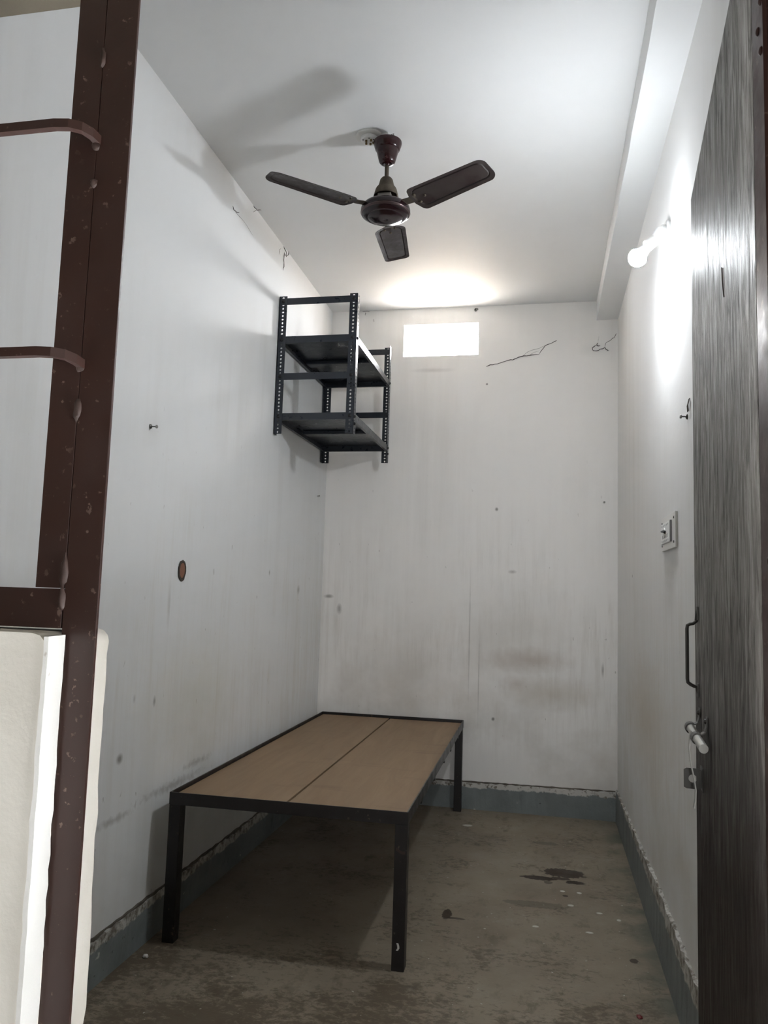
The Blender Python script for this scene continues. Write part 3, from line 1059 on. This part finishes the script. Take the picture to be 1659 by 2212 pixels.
for i in range(5):
    bm = B(); box(bm, -.0162, -.0152, -.05 + .034 * i, -.044 + .034 * i, .022, .028)
    obj('mark', bm, M_grey, md)
    bm = B(); box(bm, -.0162, -.0152, -.05 + .034 * i, -.044 + .034 * i, -.031, -.025)
    obj('mark', bm, M_grey, md)
    bm = B(); box(bm, -.0162, -.0152, -.04 + .028 * i, -.036 + .028 * i, -.019, -.007)
    obj('mark', bm, M_dsteel, md)

# ================================================================== NAILS
def nail(name, label, base, d, length, r=.0022, head=.006, washer=True):
    base = Vector(base); d = Vector(d).normalized()
    t = thing(name, label, 'nail', base)
    bmx = B(); lathe(bmx, [(r, -.004), (r, length)], (0, 0, 0), d, 10)
    obj('shank', bmx, M_dsteel, t, True)
    bmx = B(); lathe(bmx, [(head, length - .002), (head, length + .002), (head * .6, length + .003)], (0, 0, 0), d, 14)
    obj('nail_head', bmx, M_steel, t, True)
    if washer:
        bmx = B(); lathe(bmx, [(head * 1.5, 0), (head * 1.4, .003), (r * 1.1, .006)], (0, 0, 0), d, 14)
        obj('washer', bmx, M_dsteel, t, True)
    return t
nail('nail', 'steel nail with washer standing out of the left wall', (XL, 2.506, 1.811), (1, -.05, -.05), .026)
nail('nail', 'dark nail with torn flap on right wall beside the door', (XR, 2.47, 1.812), (-1, -.1, 0), .020)
bm = B(); strip(bm, [(XR - .003, 2.445, 1.822), (XR - .006, 2.435, 1.838), (XR - .003, 2.425, 1.856)], (0, 1, 0), .018, .002)
tag(obj('torn_flap', bm, M_rim), 'dark torn scrap on right wall above the nail by door', 'scrap')
nail('nail', 'bent nail high on back wall above the ventilator', (-.440, YB, 3.043), (.5, -1, -.2), .022, .003, .007)
nail('nail', 'pale nail on back wall near the right corner', (.344, YB, 1.827), (0, -1, 0), .010, .003, .006, False)
nail('nail', 'small black nail low on left wall beside back corner', (XL, 4.60, 1.83), (1, -.1, .1), .014, .002, .005, False)

# ================================================================== COBWEBS
def web(label, strands, parent_loc, mat=M_web):
    t = thing('cobweb', label, 'cobweb', parent_loc)
    for pts, r in strands:
        bmx = B()
        P = [Vector(p) - Vector(parent_loc) for p in pts]
        # jitter in between for a fibrous look
        Q = []
        for a, b2 in zip(P, P[1:]):
            for i in range(3):
                q = a.lerp(b2, i / 3)
                if i:
                    q = q + Vector((rnd.uniform(-1, 1), rnd.uniform(-1, 1), rnd.uniform(-1, 1))) * .0022
                Q.append(q)
        Q.append(P[-1])
        rs = [r * (1.0 if 0 < i < len(Q) - 1 else .35) * rnd.uniform(.7, 1.25) for i in range(len(Q))]
        tube(bmx, Q, rs, 6)
        obj('strand', bmx, mat, t, True)
    return t
yb = YB - .004
web('long sooty cobweb strand slanting across back wall right of ventilator', [
    ([(-.369, yb, 2.672), (-.345, yb, 2.684), (-.30, yb, 2.688), (-.227, yb, 2.711), (-.20, yb, 2.714), (-.151, yb, 2.732), (-.11, yb, 2.736), (-.044, yb - .004, 2.741)], .0022),
    ([(-.048, yb, 2.741), (-.008, yb - .01, 2.793), (.03, yb, 2.810), (.061, yb, 2.827)], .0017),
    ([(-.151, yb, 2.732), (-.11, yb - .01, 2.758), (-.06, yb - .012, 2.772), (-.008, yb - .01, 2.793)], .0007),
    ([(-.11, yb, 2.736), (-.075, yb - .01, 2.752), (-.044, yb - .006, 2.762)], .0006)], (-.369, yb, 2.672))
web('curled sooty cobweb on back wall under the beam end', [
    ([(.305, yb, 2.803), (.297, yb, 2.790), (.303, yb, 2.783), (.318, yb, 2.784)], .0024),
    ([(.300, yb, 2.790), (.272, yb, 2.772), (.275, yb, 2.757), (.295, yb, 2.752), (.33, yb, 2.764), (.345, yb, 2.772)], .0022),
    ([(.345, yb, 2.774), (.352, yb, 2.758), (.368, yb, 2.752)], .0022),
    ([(.345, yb, 2.774), (.352, yb, 2.802), (.372, yb, 2.812), (.400, yb, 2.832), (.412, yb - .01, 2.856)], .0014),
    ([(.305, yb, 2.805), (.310, yb, 2.845)], .0005)], (.305, yb, 2.803))
xl = XL + .004
web('grey cobweb tuft in ceiling corner of left wall behind fan', [
    ([(xl, 3.78, 3.06), (xl + .01, 3.80, 3.035), (xl, 3.83, 3.025), (xl, 3.86, 3.045), (xl + .006, 3.85, 3.062)], .0020),
    ([(xl, 3.80, 3.035), (xl, 3.795, 3.00), (xl, 3.80, 2.965), (xl, 3.79, 2.93)], .0018),
    ([(xl, 3.74, 3.03), (xl, 3.72, 3.01), (xl, 3.735, 2.99)], .0009)], (xl, 3.78, 3.06), M_web)
web('small wispy cobweb high on left wall below the fan shadow', [
    ([(xl, 3.10, 2.935), (xl, 3.12, 2.925), (xl, 3.15, 2.93), (xl, 3.18, 2.945)], .0017),
    ([(xl, 3.12, 2.925), (xl, 3.25, 2.93), (xl, 3.36, 2.915)], .0005)], (xl, 3.10, 2.935), M_web)
web('tiny cobweb on ceiling edge near the left fan blade', [
    ([(xl, 3.34, 3.06), (xl + .012, 3.36, 3.045), (xl + .02, 3.39, 3.06)], .0017),
    ([(xl + .01, 3.36, 3.045), (xl + .004, 3.33, 3.02)], .0009)], (xl, 3.34, 3.06), M_web)
web('thin cobweb strands on back wall above ventilator', [
    ([(-1.154, yb, 3.055), (-1.154, yb, 3.035)], .0016), ([(-1.175, yb, 3.062), (-1.15, yb - .006, 3.060), (-1.125, yb, 3.063)], .0012),
    ([(-1.10, yb, 3.01), (-1.095, yb, 2.99)], .0014)], (-1.154, yb, 3.055), M_web)

# ================================================================== CRUMBS ON THE FLOOR
def crumb(name, label, c, r, mat, cat='chip'):
    bmx = B()
    bmesh.ops.create_icosphere(bmx, subdivisions=1, radius=1)
    for v in bmx.verts:
        k = 1 + rnd.uniform(-.25, .25)
        v.co = Vector((v.co.x * r[0] * k, v.co.y * r[1] * k, max(-.92, v.co.z * k) * r[2]))
    zmin = min(v.co.z for v in bmx.verts)
    for v in bmx.verts:
        v.co.z -= zmin
    ob = obj(name, bmx, mat)
    ob.location = (c[0], c[1], 0)
    tag(ob, label, cat)
crumb('plaster_chip', 'white plaster chip on floor in front of left bed leg', (-1.307, 2.575), (.011, .009, .006), M_chip)
crumb('brick_chip', 'small red chip on floor near right skirting', (.295, 2.615), (.011, .012, .004), plain('red_chip', (.16, .02, .02), .6))
